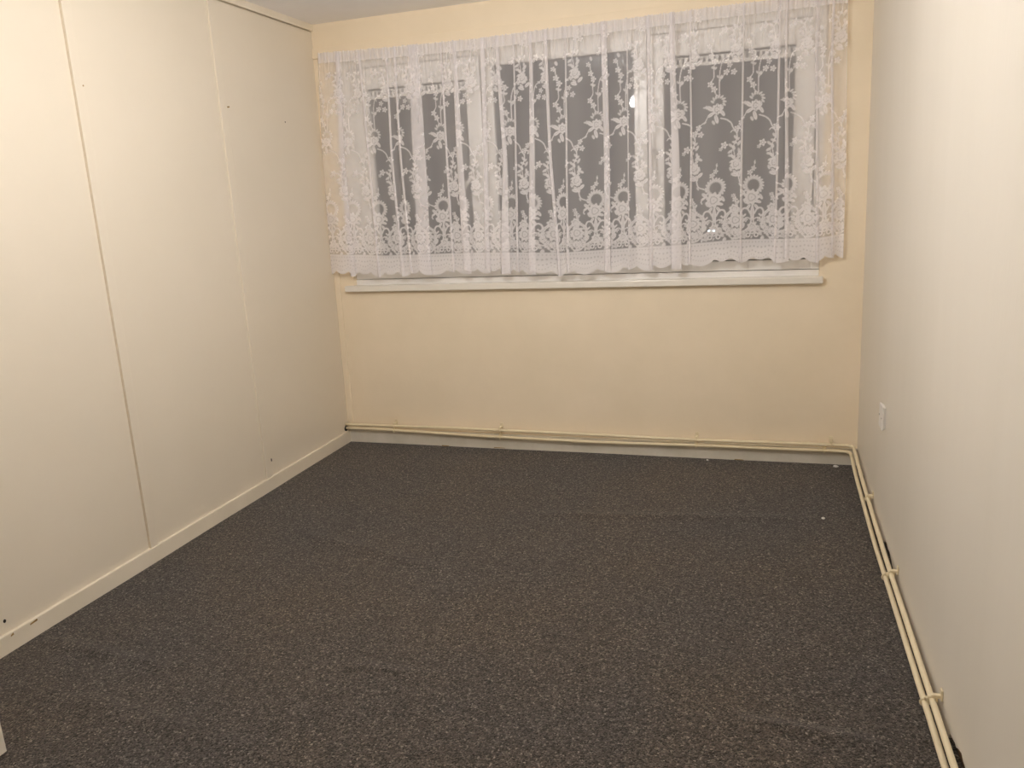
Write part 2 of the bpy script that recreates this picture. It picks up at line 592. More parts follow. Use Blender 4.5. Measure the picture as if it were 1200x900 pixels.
# outer frame with two mullions
bm = bmesh.new()
fy0, fy1 = FY + 0.006, FY + 0.09
box(bm, OX0, 0.216, fy0, fy1, 0.994, OZ1, 0.003)
box(bm, 2.652, OX1, fy0, fy1, 0.994, OZ1, 0.003)
box(bm, 0.212, 2.656, fy0 + 0.0007, fy1 - 0.001, 2.156, OZ1, 0.003)
box(bm, 0.212, 2.656, fy0 + 0.0007, fy1 - 0.001, 0.995, 1.044, 0.003)
box(bm, 0.985, 1.048, fy0 + 0.0014, fy1 - 0.002, 1.041, 2.160, 0.003)
box(bm, 1.7975, 1.857, fy0 + 0.0014, fy1 - 0.002, 1.041, 2.160, 0.003)
from_bm('outer_frame', bm, M_UPVC, win)
box_obj('frame_foot', OX0, OX1, FY + 0.002, fy1, OZ0 - 0.01, 0.992, M_UPVC, win, 0.002)

# middle fixed light
bm = bmesh.new()
frame_bars(bm, 1.027, 1.817, 1.039, 2.161, 1.0466, 1.7926, 1.065, 2.095, FY + 0.002, FY + 0.05, 0.004)
fixed = from_bm('fixed_light', bm, M_UPVC, win)
box_obj('pane', 1.0426, 1.7966, FY + 0.028, FY + 0.034, 1.061, 2.099, M_GLASS, fixed)
bm = bmesh.new()
frame_bars(bm, 1.0436, 1.7956, 1.062, 2.098, 1.0506, 1.7886, 1.069, 2.091, FY + 0.0265, FY + 0.0275, 0.0)
from_bm('gasket', bm, M_GASKET, fixed)


def casement(x0, x1, xl, xr, zb, zt, hx, hz, tilt, vent):
    bm = bmesh.new()
    frame_bars(bm, x0, x1, 1.050, 2.151, xl, xr, zb, zt, FY - 0.006, FY + 0.05, 0.005)
    s = from_bm('casement', bm, M_UPVC, win)
    box_obj('pane', xl - 0.004, xr + 0.004, FY + 0.028, FY + 0.034, zb - 0.004, zt + 0.004, M_GLASS, s)
    bm = bmesh.new()
    frame_bars(bm, xl - 0.003, xr + 0.003, zb - 0.003, zt + 0.003, xl + 0.005, xr - 0.005, zb + 0.005, zt - 0.005, FY + 0.0265, FY + 0.0275, 0.0)
    from_bm('gasket', bm, M_GASKET, s)
    # slotted vent strip across the head of the pane
    bm = bmesh.new()
    vz0, vz1 = zt - 0.052, zt - 0.008
    box(bm, xl + 0.006, xr - 0.006, FY + 0.010, FY + 0.0262, vz0, vz0 + 0.016, 0.002)
    box(bm, xl + 0.006, xr - 0.006, FY + 0.010, FY + 0.0262, vz1 - 0.006, vz1, 0.002)
    n = 24
    step = (xr - xl - 0.012) / n
    for k in range(n + 1):
        xx = xl + 0.006 + k * step
        box(bm, xx - step * 0.27, xx + step * 0.27, FY + 0.012, FY + 0.026, vz0 + 0.01, vz1 - 0.003)
    v = from_bm('vent_strip', bm, M_UPVC, s)
    # lever handle: rose plate, pivot boss and lever with a hooked end
    bm = bmesh.new()
    box(bm, hx - 0.014, hx + 0.014, FY - 0.014, FY - 0.004, hz - 0.035, hz + 0.035, 0.004)
    tube(bm, [(hx, FY - 0.012, hz + 0.01), (hx, FY - 0.026, hz + 0.01)], 0.011, 14)
    dx, dz = math.sin(tilt), -math.cos(tilt)
    pts = [(hx + 0.012 * dz * 0, FY - 0.026, hz + 0.012), (hx + dx * 0.03, FY - 0.030, hz + 0.01 + dz * 0.03),
           (hx + dx * 0.075, FY - 0.032, hz + 0.01 + dz * 0.075), (hx + dx * 0.125, FY - 0.028, hz + 0.01 + dz * 0.125)]
    pth = catmull(pts, 0.01)
    tube(bm, pth, [0.011 - 0.003 * i / len(pth) for i in range(len(pth))], 10)
    hook = []
    for k in range(13):
        q = math.radians(-30 + 200 * k / 12)
        hook.append((hx - 0.006 + 0.018 * math.cos(q), FY - 0.026, hz + 0.020 + 0.018 * math.sin(q)))
    h = from_bm('handle', bm, M_WHITE, s, True)
    bm = bmesh.new()
    tube(bm, hook, 0.0055, 8)
    from_bm('handle_hook', bm, M_METAL, s, True)
    # hinge-side rebate shadow line is the gap itself
    return s


casement(0.2225, 0.9795, 0.3175, 0.8995, 1.110, 2.040, 0.936, 1.558, math.radians(-38), True)
casement(1.8627, 2.6462, 1.941, 2.553, 1.110, 2.042, 1.892, 1.573, math.radians(5), True)

# sill board with short horns past the opening
bm = bmesh.new()
box(bm, OX0 + 0.001, OX1 - 0.001, -0.01, FY + 0.01, 0.929, 0.9625, 0.0)
hexa(bm, [(0.088, -0.034, 0.929), (2.706, -0.034, 0.929), (2.706, 0.003, 0.929), (0.088, 0.003, 0.929),
          (0.088, -0.034, 0.963), (2.706, -0.034, 0.963), (2.706, 0.003, 0.963), (0.088, 0.003, 0.963)], 0.005)
sill = from_bm('window_sill', bm, M_SILL, win)

# ================================================================== NET CURTAIN
CY = -0.047                       # hanging plane
ZT, ZB = 2.228, 1.046             # heading and notch of the hem
# --- the lace motif, drawn once on a fine grid: tile coordinates in units of 0.63 mm
UNIT = 0.000635
TP = 310                           # repeat in units
TH = 2140
YO = 240                           # rows of head room above motif row 0
tile = np.zeros((TH, TP), np.float32)
yy, xx = np.mgrid[0:TH, 0:TP].astype(np.float32)
yy -= YO
X0 = 385.0


def wrapdx(x):
    return (xx - (x - X0) + TP / 2) % TP - TP / 2


def put(mask, val=1.0):
    np.maximum(tile, np.clip(mask, 0, 1) * val, out=tile)


def sm(d, w=2.0):
    return np.clip(0.5 - d / w, 0, 1)


def win_rows(y, r):
    return slice(max(0, int(y - r + YO)), max(0, min(TH, int(y + r + YO) + 1)))


def dsk(x, y, r, val=1.0):
    s = win_rows(y, r + 4)
    d = np.hypot(wrapdx(x)[s], yy[s] - y) - r
    tile[s] = np.maximum(tile[s], sm(d) * val)


def flower(x, y, r, n=5, ph=0.0, hole=0.26):
    s = win_rows(y, r * 1.3 + 4)
    dx, dy = wrapdx(x)[s], yy[s] - y
    rr, th = np.hypot(dx, dy), np.arctan2(dy, dx)
    edge = r * ((0.88 + 0.12 * np.cos(n * th + ph)) if r > 28 else (0.80 + 0.20 * np.cos(n * th + ph)))
    m = sm(rr - edge, 3.0)
    if r > 28:                       # rose: petals parted by thin open lines round a ringed centre
        part = np.clip(1 - np.abs(np.sin(n * th / 2 + ph / 2 + math.pi / 2 * 0)) * rr * 0.30, 0, 1)
        m = m * (1 - 0.75 * part * (rr > r * 0.34))
        m = m * (1 - 0.7 * np.exp(-((rr - r * 0.42 - 2.5 * np.cos(3 * th)) / 2.6) ** 2))
        m = m * (1 - 0.6 * np.exp(-(rr / 4.0) ** 2))
    else:
        m = m * (1 - 0.75 * np.exp(-((rr - r * 0.36) / 2.2) ** 2))
    tile[s] = np.maximum(tile[s], m)


def leaf(x, y, a, b, ang):
    s = win_rows(y, max(a, b) + 6)
    q = math.radians(ang)
    dx, dy = wrapdx(x)[s], yy[s] - y
    p, t = dx * math.cos(q) + dy * math.sin(q), -dx * math.sin(q) + dy * math.cos(q)
    d = np.hypot(p / a, t / b) - 1
    m = sm(d * b, 3.0) * (1 - 0.5 * np.exp(-(t / 2.0) ** 2) * (p < a * 0.5))
    tile[s] = np.maximum(tile[s], m)


def stroke(pts, w=4.0, val=0.95):
    pts = [(p.x, p.y) for p in catmull([(a, b, 0) for a, b in pts], 6.0)]
    for x, y in pts:
        dsk(x, y, w, val)


def ring(x, y, r, w=3.5, val=1.0):
    s = win_rows(y, r + w + 4)
    d = np.abs(np.hypot(wrapdx(x)[s], yy[s] - y) - r) - w
    tile[s] = np.maximum(tile[s], sm(d) * val)


def leafy_arc(cx, cy, r, a0, a1, n, size):
    for k in range(n):
        q = math.radians(a0 + (a1 - a0) * k / max(1, n - 1))
        leaf(cx + r * math.cos(q), cy + r * math.sin(q), size, size * 0.42, math.degrees(q) + 25)
    stroke([(cx + r * 0.92 * math.cos(math.radians(a0 + (a1 - a0) * t / 6)), cy + r * 0.92 * math.sin(math.radians(a0 + (a1 - a0) * t / 6))) for t in range(7)], 3.0, 0.8)


# sprig hanging from the head
stroke([(700, 20), (690, 70), (660, 105), (615, 150), (580, 172), (562, 232), (556, 300), (556, 405)], 4)
leaf(612, 150, 16, 7, 20); leaf(645, 112, 14, 6, -40); leaf(585, 182, 12, 6, 60); leaf(568, 285, 13, 7, -60); leaf(545, 280, 12, 6, 60)
flower(628, 212, 21); flower(604, 258, 24); flower(657, 264, 24); leaf(572, 292, 14, 8, -50)
stroke([(556, 320), (572, 292), (604, 262), (628, 240)], 3)
# chain on the left
stroke([(495, 60), (503, 120), (522, 170), (515, 220), (516, 280), (495, 320), (520, 366), (528, 400), (548, 420)], 4)
flower(500, 128, 24); flower(522, 172, 24); flower(492, 327, 25); flower(518, 368, 25)
leaf(512, 212, 16, 9, 20); leaf(528, 220, 12, 7, -40); flower(482, 60, 20); leaf(505, 20, 18, 10, 70)
# leafy half wreath and main bloom
leafy_arc(548, 466, 44, -165, 75, 10, 16)
flower(540, 512, 44, 8)
leaf(488, 500, 30, 15, 35); leaf(462, 488, 14, 8, 80); leaf(494, 545, 28, 13, -30)
leaf(534, 582, 34, 14, 75); leaf(512, 604, 18, 9, 60); leaf(580, 545, 26, 12, 60); leaf(448, 488, 12, 6, 10)
# stem to the right and its leaf cluster
stroke([(566, 580), (608, 596), (640, 624), (656, 660), (680, 698), (686, 735), (676, 760)], 5)
stroke([(640, 690), (655, 678), (672, 690)], 4)
CL = ((640, 788, 40), (636, 832, -30), (668, 768, 20), (655, 872, 60), (692, 882, -40), (700, 775, -60),
                  (682, 915, 40), (650, 905, -20), (700, 830, 80), (640, 862, 10), (712, 930, 60), (690, 960, 0), (672, 985, 40))
for dy in (0, -818):
    flower(592, 780 + dy, 28); flower(566, 806 + dy, 16)
    for (x, y, a) in CL:
        leaf(x, y + dy, 21, 9, a)
    stroke([(676, 760 + dy), (655, 800 + dy), (648, 850 + dy), (668, 900 + dy), (690, 950 + dy)], 3)
# branch on the left, with the middle rose
stroke([(470, 560), (450, 592), (420, 610), (400, 640), (378, 690), (370, 755), (350, 800), (362, 880)], 4)
flower(403, 628, 22); flower(376, 668, 24); flower(418, 680, 24); leaf(448, 598, 14, 6, -30)
leaf(362, 730, 16, 8, 60); leaf(384, 745, 14, 7, -50)
leaf(352, 805, 18, 10, 70); leaf(392, 850, 24, 11, -50); leaf(412, 862, 20, 9, 30); leaf(345, 870, 20, 10, 40)
flower(368, 928, 45, 8, 1.0)
flower(368, 110, 45, 8, 1.0); leaf(412, 162, 26, 13, -40); leaf(358, 186, 28, 13, 20); leaf(330, 142, 18, 9, 70)
leaf(392, 32, 24, 11, -50); leaf(345, 52, 20, 10, 40)
stroke([(403, -190), (378, -128), (370, -60), (350, -18), (362, 60)], 4)
flower(403, -190, 22); flower(376, -150, 24); flower(418, -138, 24)
leaf(412, 980, 26, 13, -40); leaf(358, 1004, 28, 13, 20); leaf(388, 1000, 24, 11, 80); leaf(330, 960, 18, 9, 70)
stroke([(386, 1012), (402, 1066), (444, 1088), (466, 1104)], 5)
leaf(398, 1078, 14, 6, 60)
# small sprig over the wreath
stroke([(540, 905), (530, 960), (510, 1000)], 3)
flower(503, 994, 22); flower(530, 964, 20); leaf(538, 920, 12, 6, 80)
# wreath with rose
leafy_arc(530, 1088, 60, 125, 415, 17, 20)
flower(518, 1178, 62, 9)
leaf(450, 1135, 26, 13, 40); leaf(440, 1160, 20, 9, -30); stroke([(470, 1150), (440, 1160), (425, 1182), (432, 1196)], 5)
leaf(585, 1175, 24, 11, 60); leaf(568, 1212, 22, 11, 20); leaf(470, 1205, 22, 11, 60)
# scrolls beneath the wreath
for s_ in (-1, 1):
    stroke([(524, 1235), (524 + s_ * 10, 1290), (524 + s_ * 8, 1350), (524 + s_ * 26, 1400), (524 + s_ * 60, 1430), (524 + s_ * 95, 1440)], 6)
    stroke([(524 + s_ * 14, 1300), (524 + s_ * 38, 1262), (524 + s_ * 68, 1262), (524 + s_ * 82, 1292), (524 + s_ * 68, 1318), (524 + s_ * 52, 1306)], 7)
    stroke([(524 + s_ * 14, 1340), (524 + s_ * 40, 1330), (524 + s_ * 66, 1350), (524 + s_ * 70, 1390)], 5)
    flower(524 + s_ * 52, 1345, 20)
    leaf(524 + s_ * 30, 1250, 24, 11, 50 * s_)
    flower(524 + s_ * 88, 1350, 22)
    leaf(524 + s_ * 74, 1400, 22, 10, 40 * s_)
leaf(524, 1300, 44, 12, 90)
flower(524, 1400, 40, 7)
for (x, y) in ((494, 1462), (524, 1438), (554, 1462)):
    ring(x, y, 14, 5)
leafy_arc(524, 1470, 62, 190, 350, 11, 14)
# rose bouquet between the wreaths
RX = 370
stroke([(RX - 8, 1150), (RX - 4, 1200), (RX, 1260)], 4)
flower(RX - 6, 1190, 22); flower(RX - 20, 1160, 16); leaf(RX + 14, 1212, 18, 9, -50)
flower(RX - 10, 1262, 42, 7, 0.5)
flower(RX, 1345, 60, 9, 0.3)
for k in range(13):
    q = math.radians(-200 + 220 * k / 12)
    leaf(RX + 76 * math.cos(q), 1345 + 76 * math.sin(q), 21, 10, math.degrees(q) + 70)
for k in range(9):
    q = math.radians(20 + 140 * k / 8)
    leaf(RX + 84 * math.cos(q), 1345 + 84 * math.sin(q), 22, 11, math.degrees(q))
stroke([(RX - 70, 1420), (RX - 40, 1470), (RX, 1488), (RX + 40, 1470), (RX + 70, 1420)], 5)
flower(RX, 1440, 34, 7); flower(RX - 48, 1440, 24); flower(RX + 48, 1440, 24)
# ground of small leaves low down
r2 = random.Random(3)
for k in range(46):
    leaf(X0 + r2.uniform(0, TP), r2.uniform(1395, 1490), r2.uniform(10, 18), r2.uniform(5, 8), r2.uniform(0, 180))
for k in range(14):
    leaf(X0 + r2.uniform(0, TP), r2.uniform(1300, 1400), r2.uniform(9, 14), r2.uniform(4, 7), r2.uniform(0, 180))
# close-woven border with small eyelets above the scallops
BORD = 1492
bm_ = np.clip((yy - BORD) / 6.0, 0, 1)
eye = np.zeros_like(tile)
for row, (oy0, n, r) in enumerate(((1516, 13, 5), (1545, 11, 7), (1578, 13, 6), (1604, 17, 4))):
    for k in range(n):
        ex = X0 + (k + 0.5 * (row % 2)) * TP / n
        q_ = ((k + 0.5 * (row % 2)) / n + 0.15) % 1.0
        arc_ = math.sin(math.pi * (q_ / 0.62 if q_ < 0.62 else (q_ - 0.62) / 0.38))
        oy = oy0 + (row / 3.0) * 34 * arc_
        s = win_rows(oy, r + 4)
        eye[s] = np.maximum(eye[s], sm(np.hypot(wrapdx(ex)[s], yy[s] - oy) - r, 3.0))
put(bm_ * (0.97 - 0.40 * eye))


def lace_at(u, b):
    """u along the cloth, b height above the hem notch (both metres, arrays) -> share of thread"""
    tx = (u / UNIT) % TP
    ty = np.clip(1633 + YO - b / UNIT, 0, TH - 2)
    x0 = np.floor(tx).astype(int)
    y0 = np.floor(ty).astype(int)
    fx, fy = tx - x0, ty - y0
    x0 %= TP
    x1 = (x0 + 1) % TP
    return ((tile[y0, x0] * (1 - fx) + tile[y0, x1] * fx) * (1 - fy) + (tile[y0 + 1, x0] * (1 - fx) + tile[y0 + 1, x1] * fx) * fy)


# --- folds, read off the photograph at three heights (pixel rows 67, 180, 295) and set in the hanging plane
FOLDS = [  # centre px at the three rows, fold width px at the three rows
    ((396, 400, 411), (6, 8, 8)), ((421, 432, 442), (3, 3, 4)), ((453, 459, 470), (2.5, 3, 4)), ((463, 470, 481), (3, 3, 3)),
    ((485, 491, 497), (14, 18, 18)), ((517, 523, 530), (2, 3, 3)), ((533, 539, 547), (5, 8, 10)), ((566, 569, 571), (5, 6, 7)),
    ((583, 592, 592), (4, 6, 13)), ((602, 604, 606), (2, 2.5, 3)), ((622, 623.5, 623), (4, 7, 9)), ((640, 645, 655), (4, 4, 4)),
    ((663, 664, 665), (2, 2.5, 3)), ((708, 711, 711.5), (7, 7, 8)), ((735, 736, 737), (1.5, 1.5, 1.5)), ((760, 762, 763), (4, 4, 4)), ((788, 792, 793), (6, 9, 13)),
    ((809, 810.5, 808), (2, 2.5, 3)), ((871, 869, 868), (2.2, 2.5, 3)), ((913, 911, 908), (2.5, 2.5, 3)), ((921, 922, 922), (3, 4, 6)), ((957, 958, 958), (4, 3, 4)), ((975, 976, 976), (3, 3, 3))]
ROWZ = []
fold_x, fold_w = [], []
for c, wd in FOLDS:
    p = [at(c[k], (67, 180, 295)[k], 1, CY) for k in range(3)]
    fold_x.append(([q.z for q in p], [q.x for q in p]))
    fold_w.append([w_ * 0.0042 for w_ in wd])
NV = 440
tgrid = np.linspace(0, 1, NV)                  # 0 hem, 1 heading
zrow = ZB + (ZT - ZB) * tgrid


def interp_z(zs, vals, z):
    o = np.argsort(zs)
    return np.interp(z, np.array(zs)[o], np.array(vals)[o])


FX = np.array([interp_z(zs, x_, zrow) for zs, x_ in fold_x])          # (nf, NV)
FW = np.array([interp_z(zs, w_, zrow) for (zs, x_), w_ in zip(fold_x, fold_w)])
# smooth the kinks of the three-point interpolation
ker = np.hanning(121)
ker /= ker.sum()


def smooth_rows(a):
    p = np.pad(a, ((0, 0), (60, 60)), mode='reflect', reflect_type='odd')
    return np.array([np.convolve(r, ker, 'valid') for r in p])


FX, FW = smooth_rows(FX), smooth_rows(FW)
xl_edge = np.interp(zrow, [1.05, 1.7, 2.25], [0.016, 0.034, 0.078])
xr_edge = np.interp(zrow, [1.05, 1.5, 2.25], [2.792, 2.786, 2.762])
PITCH_U = 0.0027
cols_x, cols_y, cols_u, cols_w = [], [], [], []
nf = len(FOLDS)
mid = NV // 2
ucur = 0.0
prev = xl_edge
for k in range(nf + 1):
    start = prev if k == 0 else FX[k - 1] + FW[k - 1] / 2
    end = xr_edge if k == nf else FX[k] - FW[k] / 2
    # flat length runs on to the fold's far side first, so the fold lies over it
    end_f = xr_edge if k == nf else FX[k] + FW[k] / 2
    n = max(2, int(round((end_f[mid] - start[mid]) / PITCH_U)))
    for i in range(n):
        s = i / n
        cols_x.append(start + (end_f - start) * s)
        sway = 0.006 * np.sin(np.pi * s) * (1 if k % 2 else -0.6) * (0.5 + 0.5 * (1 - tgrid))
        cols_y.append(sway + 0.0)
        cols_u.append(ucur + (end_f[mid] - start[mid]) * s)
        cols_w.append(0.0)
    ucur += end_f[mid] - start[mid]
    if k == nf:
        cols_x.append(xr_edge)
        cols_y.append(np.zeros(NV))
        cols_u.append(ucur)
        cols_w.append(0.0)
        break
    w = FW[k]
    n = max(4, int(round(w[mid] / PITCH_U)))
    dep = 0.004 + 0.010 * min(1.0, w[mid] / 0.05)
    for i in range(n):                                   # back layer
        s = i / n
        cols_x.append(FX[k] + w / 2 - w * s)
        cols_y.append(np.full(NV, dep * (0.5 - 0.5 * math.cos(math.pi * s)) * -1 * 0.5))
        cols_u.append(ucur + w[mid] * s)
        cols_w.append(1.0)
    ucur += w[mid]
    for i in range(n):                                   # front layer, nearest the room
        s = i / n
        cols_x.append(FX[k] - w / 2 + w * s)
        cols_y.append(np.full(NV, -dep * 0.5 - dep * math.sin(math.pi * s * 0.5) * (1 - s) * 1.2 + dep * 0.5 * s))
        cols_u.append(ucur + w[mid] * s)
        cols_w.append(1.0)
    ucur += w[mid]
    prev = None
X = np.array(cols_x)
Y = np.array(cols_y)
U = np.array(cols_u)
NU = len(U)
# phase of the repeat: the main bloom sits at pixel column 840 in the right-hand pane
xb = at(841, 137, 1, CY).x
jb = int(np.argmin(np.abs(X[:, mid] - xb) + (np.abs(Y[:, mid]) > 0.02) * 9))
U = U - U[jb] + (540 - X0) * UNIT
# heading: small gathers, wavering top edge
gath = np.zeros(NU)
for f_, a_ in ((2 * math.pi / 0.021, 1.0), (2 * math.pi / 0.033, 0.8), (2 * math.pi / 0.013, 0.5)):
    gath += a_ * np.sin(U * f_ + rng.uniform(0, 6))
gath /= 2.3
head = np.exp(-((1 - tgrid) / 0.10) ** 2)
Yw = CY + Y + 0.0045 * gath[:, None] * head[None, :]
Yw += (0.006 * np.sin(U * 9.0)[:, None] + 0.004 * np.sin(U * 21.0 + 1)[:, None]) * (1 - head)[None, :]
Yw += 0.028 * np.exp(-((X - 0.02) / 0.05) ** 2) * 0.5 + 0.028 * np.exp(-((X - 2.79) / 0.06) ** 2) * 0.6
# scalloped hem: a wide and a narrow lobe in each repeat
PER = TP * UNIT
ph = (U + 0.030) % PER
wide = 0.62 * PER
lob = np.where(ph < wide, 0.031 * np.sin(np.pi * ph / wide) ** 0.7, 0.018 * np.sin(np.pi * np.clip((ph - wide) / (PER - wide), 0, 1)) ** 0.7)
lob += 0.0018 * np.abs(np.sin(U * math.pi / 0.011))
sagz = 0.010 * np.sin(U * 3.1 + 0.4) + 0.006 * np.sin(U * 7.7)          # hem hangs a little unevenly
sag_px = np.interp(X[:, 0], [0.0, 0.36, 0.93, 1.415, 1.78, 2.04, 2.29, 2.68, 2.79], [0.020, 0.002, 0.001, -0.014, -0.002, 0.006, 0.022, 0.016, 0.032])
hem = ZB - lob + sag_px + 0.004 * sagz / 0.01
topz = ZT + np.interp(X[:, -1], [0.08, 0.5, 1.0, 1.6, 2.1, 2.75], [0.012, -0.002, -0.012, -0.006, -0.002, 0.002])
ruff = 0.006 * gath + 0.003 * rng.uniform(-1, 1, NU)
Z = hem[:, None] + (topz - hem)[:, None] * tgrid[None, :]
Z[:, -1] += np.abs(ruff)
Z[:, -2] += np.abs(ruff) * 0.6
# share of thread
bgrid = Z - (ZB + sag_px)[:, None]
lace = lace_at(np.repeat(U[:, None], NV, 1), bgrid)
net = 0.33 + 0.02 * np.sin(U * 37.0)[:, None] + 0.30 * np.array(cols_w)[:, None]
alpha = net + (0.86 - net) * lace
edge_line = np.exp(-((Z - hem[:, None]) / 0.006) ** 2)
alpha = np.maximum(alpha, 0.92 * edge_line)
hd = (topz[:, None] - Z)
alpha = np.where(hd < 0.050, np.maximum(alpha, 0.74 + 0.10 * gath[:, None]), alpha)
alpha = np.clip(alpha, 0, 0.96)
co = np.stack([X, Yw, Z], -1).reshape(-1, 3).astype(np.float32)
ii, jj = np.meshgrid(np.arange(NU - 1), np.arange(NV - 1), indexing='ij')
q0 = (ii * NV + jj).ravel()
quads = np.stack([q0, q0 + NV, q0 + NV + 1, q0 + 1], -1).astype(np.int32)
me = bpy.data.meshes.new('lace_cloth')
me.vertices.add(len(co))
me.vertices.foreach_set('co', co.ravel())
me.loops.add(quads.size)
me.loops.foreach_set('vertex_index', quads.ravel())
me.polygons.add(len(quads))
me.polygons.foreach_set('loop_start', np.arange(0, quads.size, 4, dtype=np.int32))
me.polygons.foreach_set('loop_total', np.full(len(quads), 4, dtype=np.int32))
me.polygons.foreach_set('use_smooth', np.ones(len(quads), dtype=bool))
att = me.attributes.new('lace', 'FLOAT', 'POINT')
att.data.foreach_set('value', alpha.ravel().astype(np.float32))
me.update()
me.validate()
curtain = empty('net_curtain', (1.4, CY, ZB - 0.02))
tag(curtain, 'white floral lace net curtain with scalloped hem hanging across the window', 'curtain')
cloth = link('lace_cloth', me, M_LACE)
cloth.parent = curtain
cloth.matrix_parent_inverse = Matrix.Translation((-1.4, -CY, -(ZB - 0.02)))
# sprung wire through the heading, on two hooks screwed to the batten
wire = empty('curtain_wire', (0, 0, 0))
bm = bmesh.new()
zw = lambda x: float(np.interp(x, [0.05, 0.5, 1.0, 1.6, 2.1, 2.78], [2.222, 2.203, 2.192, 2.198, 2.203, 2.208]))
tube(bm, [(x, CY + 0.010, zw(x)) for x in np.linspace(0.082, 2.757, 40)], 0.0022, 8)
from_bm('wire', bm, M_WHITE, wire, True)
for x in (0.084, 2.755):
    bm = bmesh.new()
    tube(bm, catmull([(x, -0.004, zw(x) + 0.026), (x, -0.022, zw(x) + 0.022), (x, CY + 0.013, zw(x) + 0.004), (x, CY + 0.012, zw(x) - 0.005)], 0.004), 0.002, 8)
    from_bm('hook', bm, M_METAL, wire, True)
tag(wire, 'thin white sprung wire threaded through the top of the net curtain', 'curtain wire')

# ================================================================== PIPES
PR = 0.0086


def corner_path(back, side, rad=0.03):
    """back: (x, z) along the window wall; side: (y, x, z) along the right wall"""
    a = [Vector((x, -0.035, z)) for x, z in back]
    b = [Vector((x, y, z)) for y, x, z in side]
    first = catmull(a, 0.03)
    second = catmull(b, 0.03)
    p0, p1 = first[-1], second[0]
    corner = Vector((p1.x, p0.y, (p0.z + p1.z) / 2))
    arc = [(1 - t) ** 2 * p0 + 2 * t * (1 - t) * corner + t * t * p1 for t in [k / 8 for k in range(1, 8)]]
    return first + arc + second


def pipe_clip(parent, p, axis, wall):
    """saddle clip: ring round the pipe, stem and foot on the wall"""
    bm = bmesh.new()
    n = 16
    for s in (0,):
        path = []
        for k in range(n + 1):
            q = 2 * math.pi * k / n
            if axis == 'x':
                path.append((p[0], p[1] + (PR + 0.002) * math.cos(q), p[2] + (PR + 0.002) * math.sin(q)))
            else:
                path.append((p[0] + (PR + 0.002) * math.cos(q), p[1], p[2] + (PR + 0.002) * math.sin(q)))
        tube(bm, path, 0.0035, 8)
    z = p[2] + PR + 0.004
    if axis == 'x':
        box(bm, p[0] - 0.006, p[0] + 0.006, p[1] - 0.004, wall, z - 0.004, z + 0.006, 0.002)
        box(bm, p[0] - 0.009, p[0] + 0.009, wall - 0.005, wall - 0.0003, z - 0.010, z + 0.022, 0.002)
    else:
        box(bm, p[0] - 0.004, wall, p[1] - 0.006, p[1] + 0.006, z - 0.004, z + 0.006, 0.002)
        box(bm, wall - 0.005, wall - 0.0003, p[1] - 0.009, p[1] + 0.009, z - 0.010, z + 0.022, 0.002)
    return from_bm('pipe_clip', bm, M_PIPE, parent, False)


upper_back = [(0.002, 0.116), (0.33, 0.117), (0.66, 0.119), (1.003, 0.117), (1.57, 0.113), (2.107, 0.107), (2.50, 0.110), (2.775, 0.110), (2.845, 0.109)]
lower_back = [(0.002, 0.094), (0.33, 0.091), (0.66, 0.083), (1.003, 0.076), (1.57, 0.071), (2.107, 0.077), (2.50, 0.077), (2.775, 0.079), (2.835, 0.078)]
XI, XO = W - 0.0235, W - 0.0365
upper_side = [(-0.060, XI, 0.106), (-0.35, XI, 0.078), (-0.63, XI, 0.064), (-1.05, XI, 0.047), (-1.305, XI - 0.001, 0.045), (-2.03, XI - 0.002, 0.045), (-2.9, XI - 0.003, 0.045), (D, XI - 0.003, 0.045)]
lower_side = [(-0.070, XO, 0.076), (-0.35, XO, 0.046), (-0.63, XO, 0.030), (-1.00, XO - 0.001, 0.017), (-1.305, XO, 0.015), (-2.03, XO, 0.015), (-2.9, XO, 0.015), (D, XO, 0.015)]
for nm, bk_, sd_, lab in (('upper', upper_back, upper_side, 'upper of two thin cream painted heating pipes above the skirting'),
                          ('lower', lower_back, lower_side, 'lower of two thin cream painted heating pipes lying along the carpet edge')):
    root = empty('heating_pipe', (0, 0, 0))
    bm = bmesh.new()
    tube(bm, corner_path(bk_, sd_), PR, 14)
    from_bm('pipe', bm, M_PIPE, root, True)
    bx = [b[0] for b in bk_]
    bz = [b[1] for b in bk_]
    for x in ((0.330, 1.003, 2.107, 2.775) if nm == 'upper' else (0.325, 1.000, 2.105, 2.745)):
        pipe_clip(root, (x, -0.035, float(np.interp(x, bx, bz))), 'x', 0.0 if nm == 'upper' else -0.016)
    sy = [-s[0] for s in sd_]
    for y in ((-0.63, -1.305, -2.03, -2.9) if nm == 'upper' else (-1.27, -2.0, -2.87)):
        i_x = float(np.interp(-y, sy, [s[1] for s in sd_]))
        i_z = float(np.interp(-y, sy, [s[2] for s in sd_]))
        pipe_clip(root, (i_x, y, i_z), 'y', rx(0.1) - 0.0003 if nm == 'upper' else XI)
    tag(root, lab, 'pipe')

# ================================================================== WALL SOCKET
sk = empty('wall_socket', (W, -0.81, 0.44))
px = rx(0.49)


def child(o, root):
    o.parent = root
    o.matrix_parent_inverse = Matrix.Translation(-root.location)
    return o


child(box_obj('back_box', px - 0.007, px + 0.001, -0.862, -0.786, 0.447, 0.533, M_WHITE, None, 0.002), sk)
child(box_obj('face_plate', px - 0.014, px - 0.006, -0.866, -0.782, 0.443, 0.537, M_WHITE, None, 0.003), sk)
for y in (-0.855, -0.793):
    bm = bmesh.new()
    tube(bm, [(px - 0.0135, y, 0.49), (px - 0.0152, y, 0.49)], 0.0035, 12)
    child(from_bm('screw', bm, M_METAL), sk)
tag(sk, 'small white square electrical box on the pale papered wall above the pipes', 'socket')

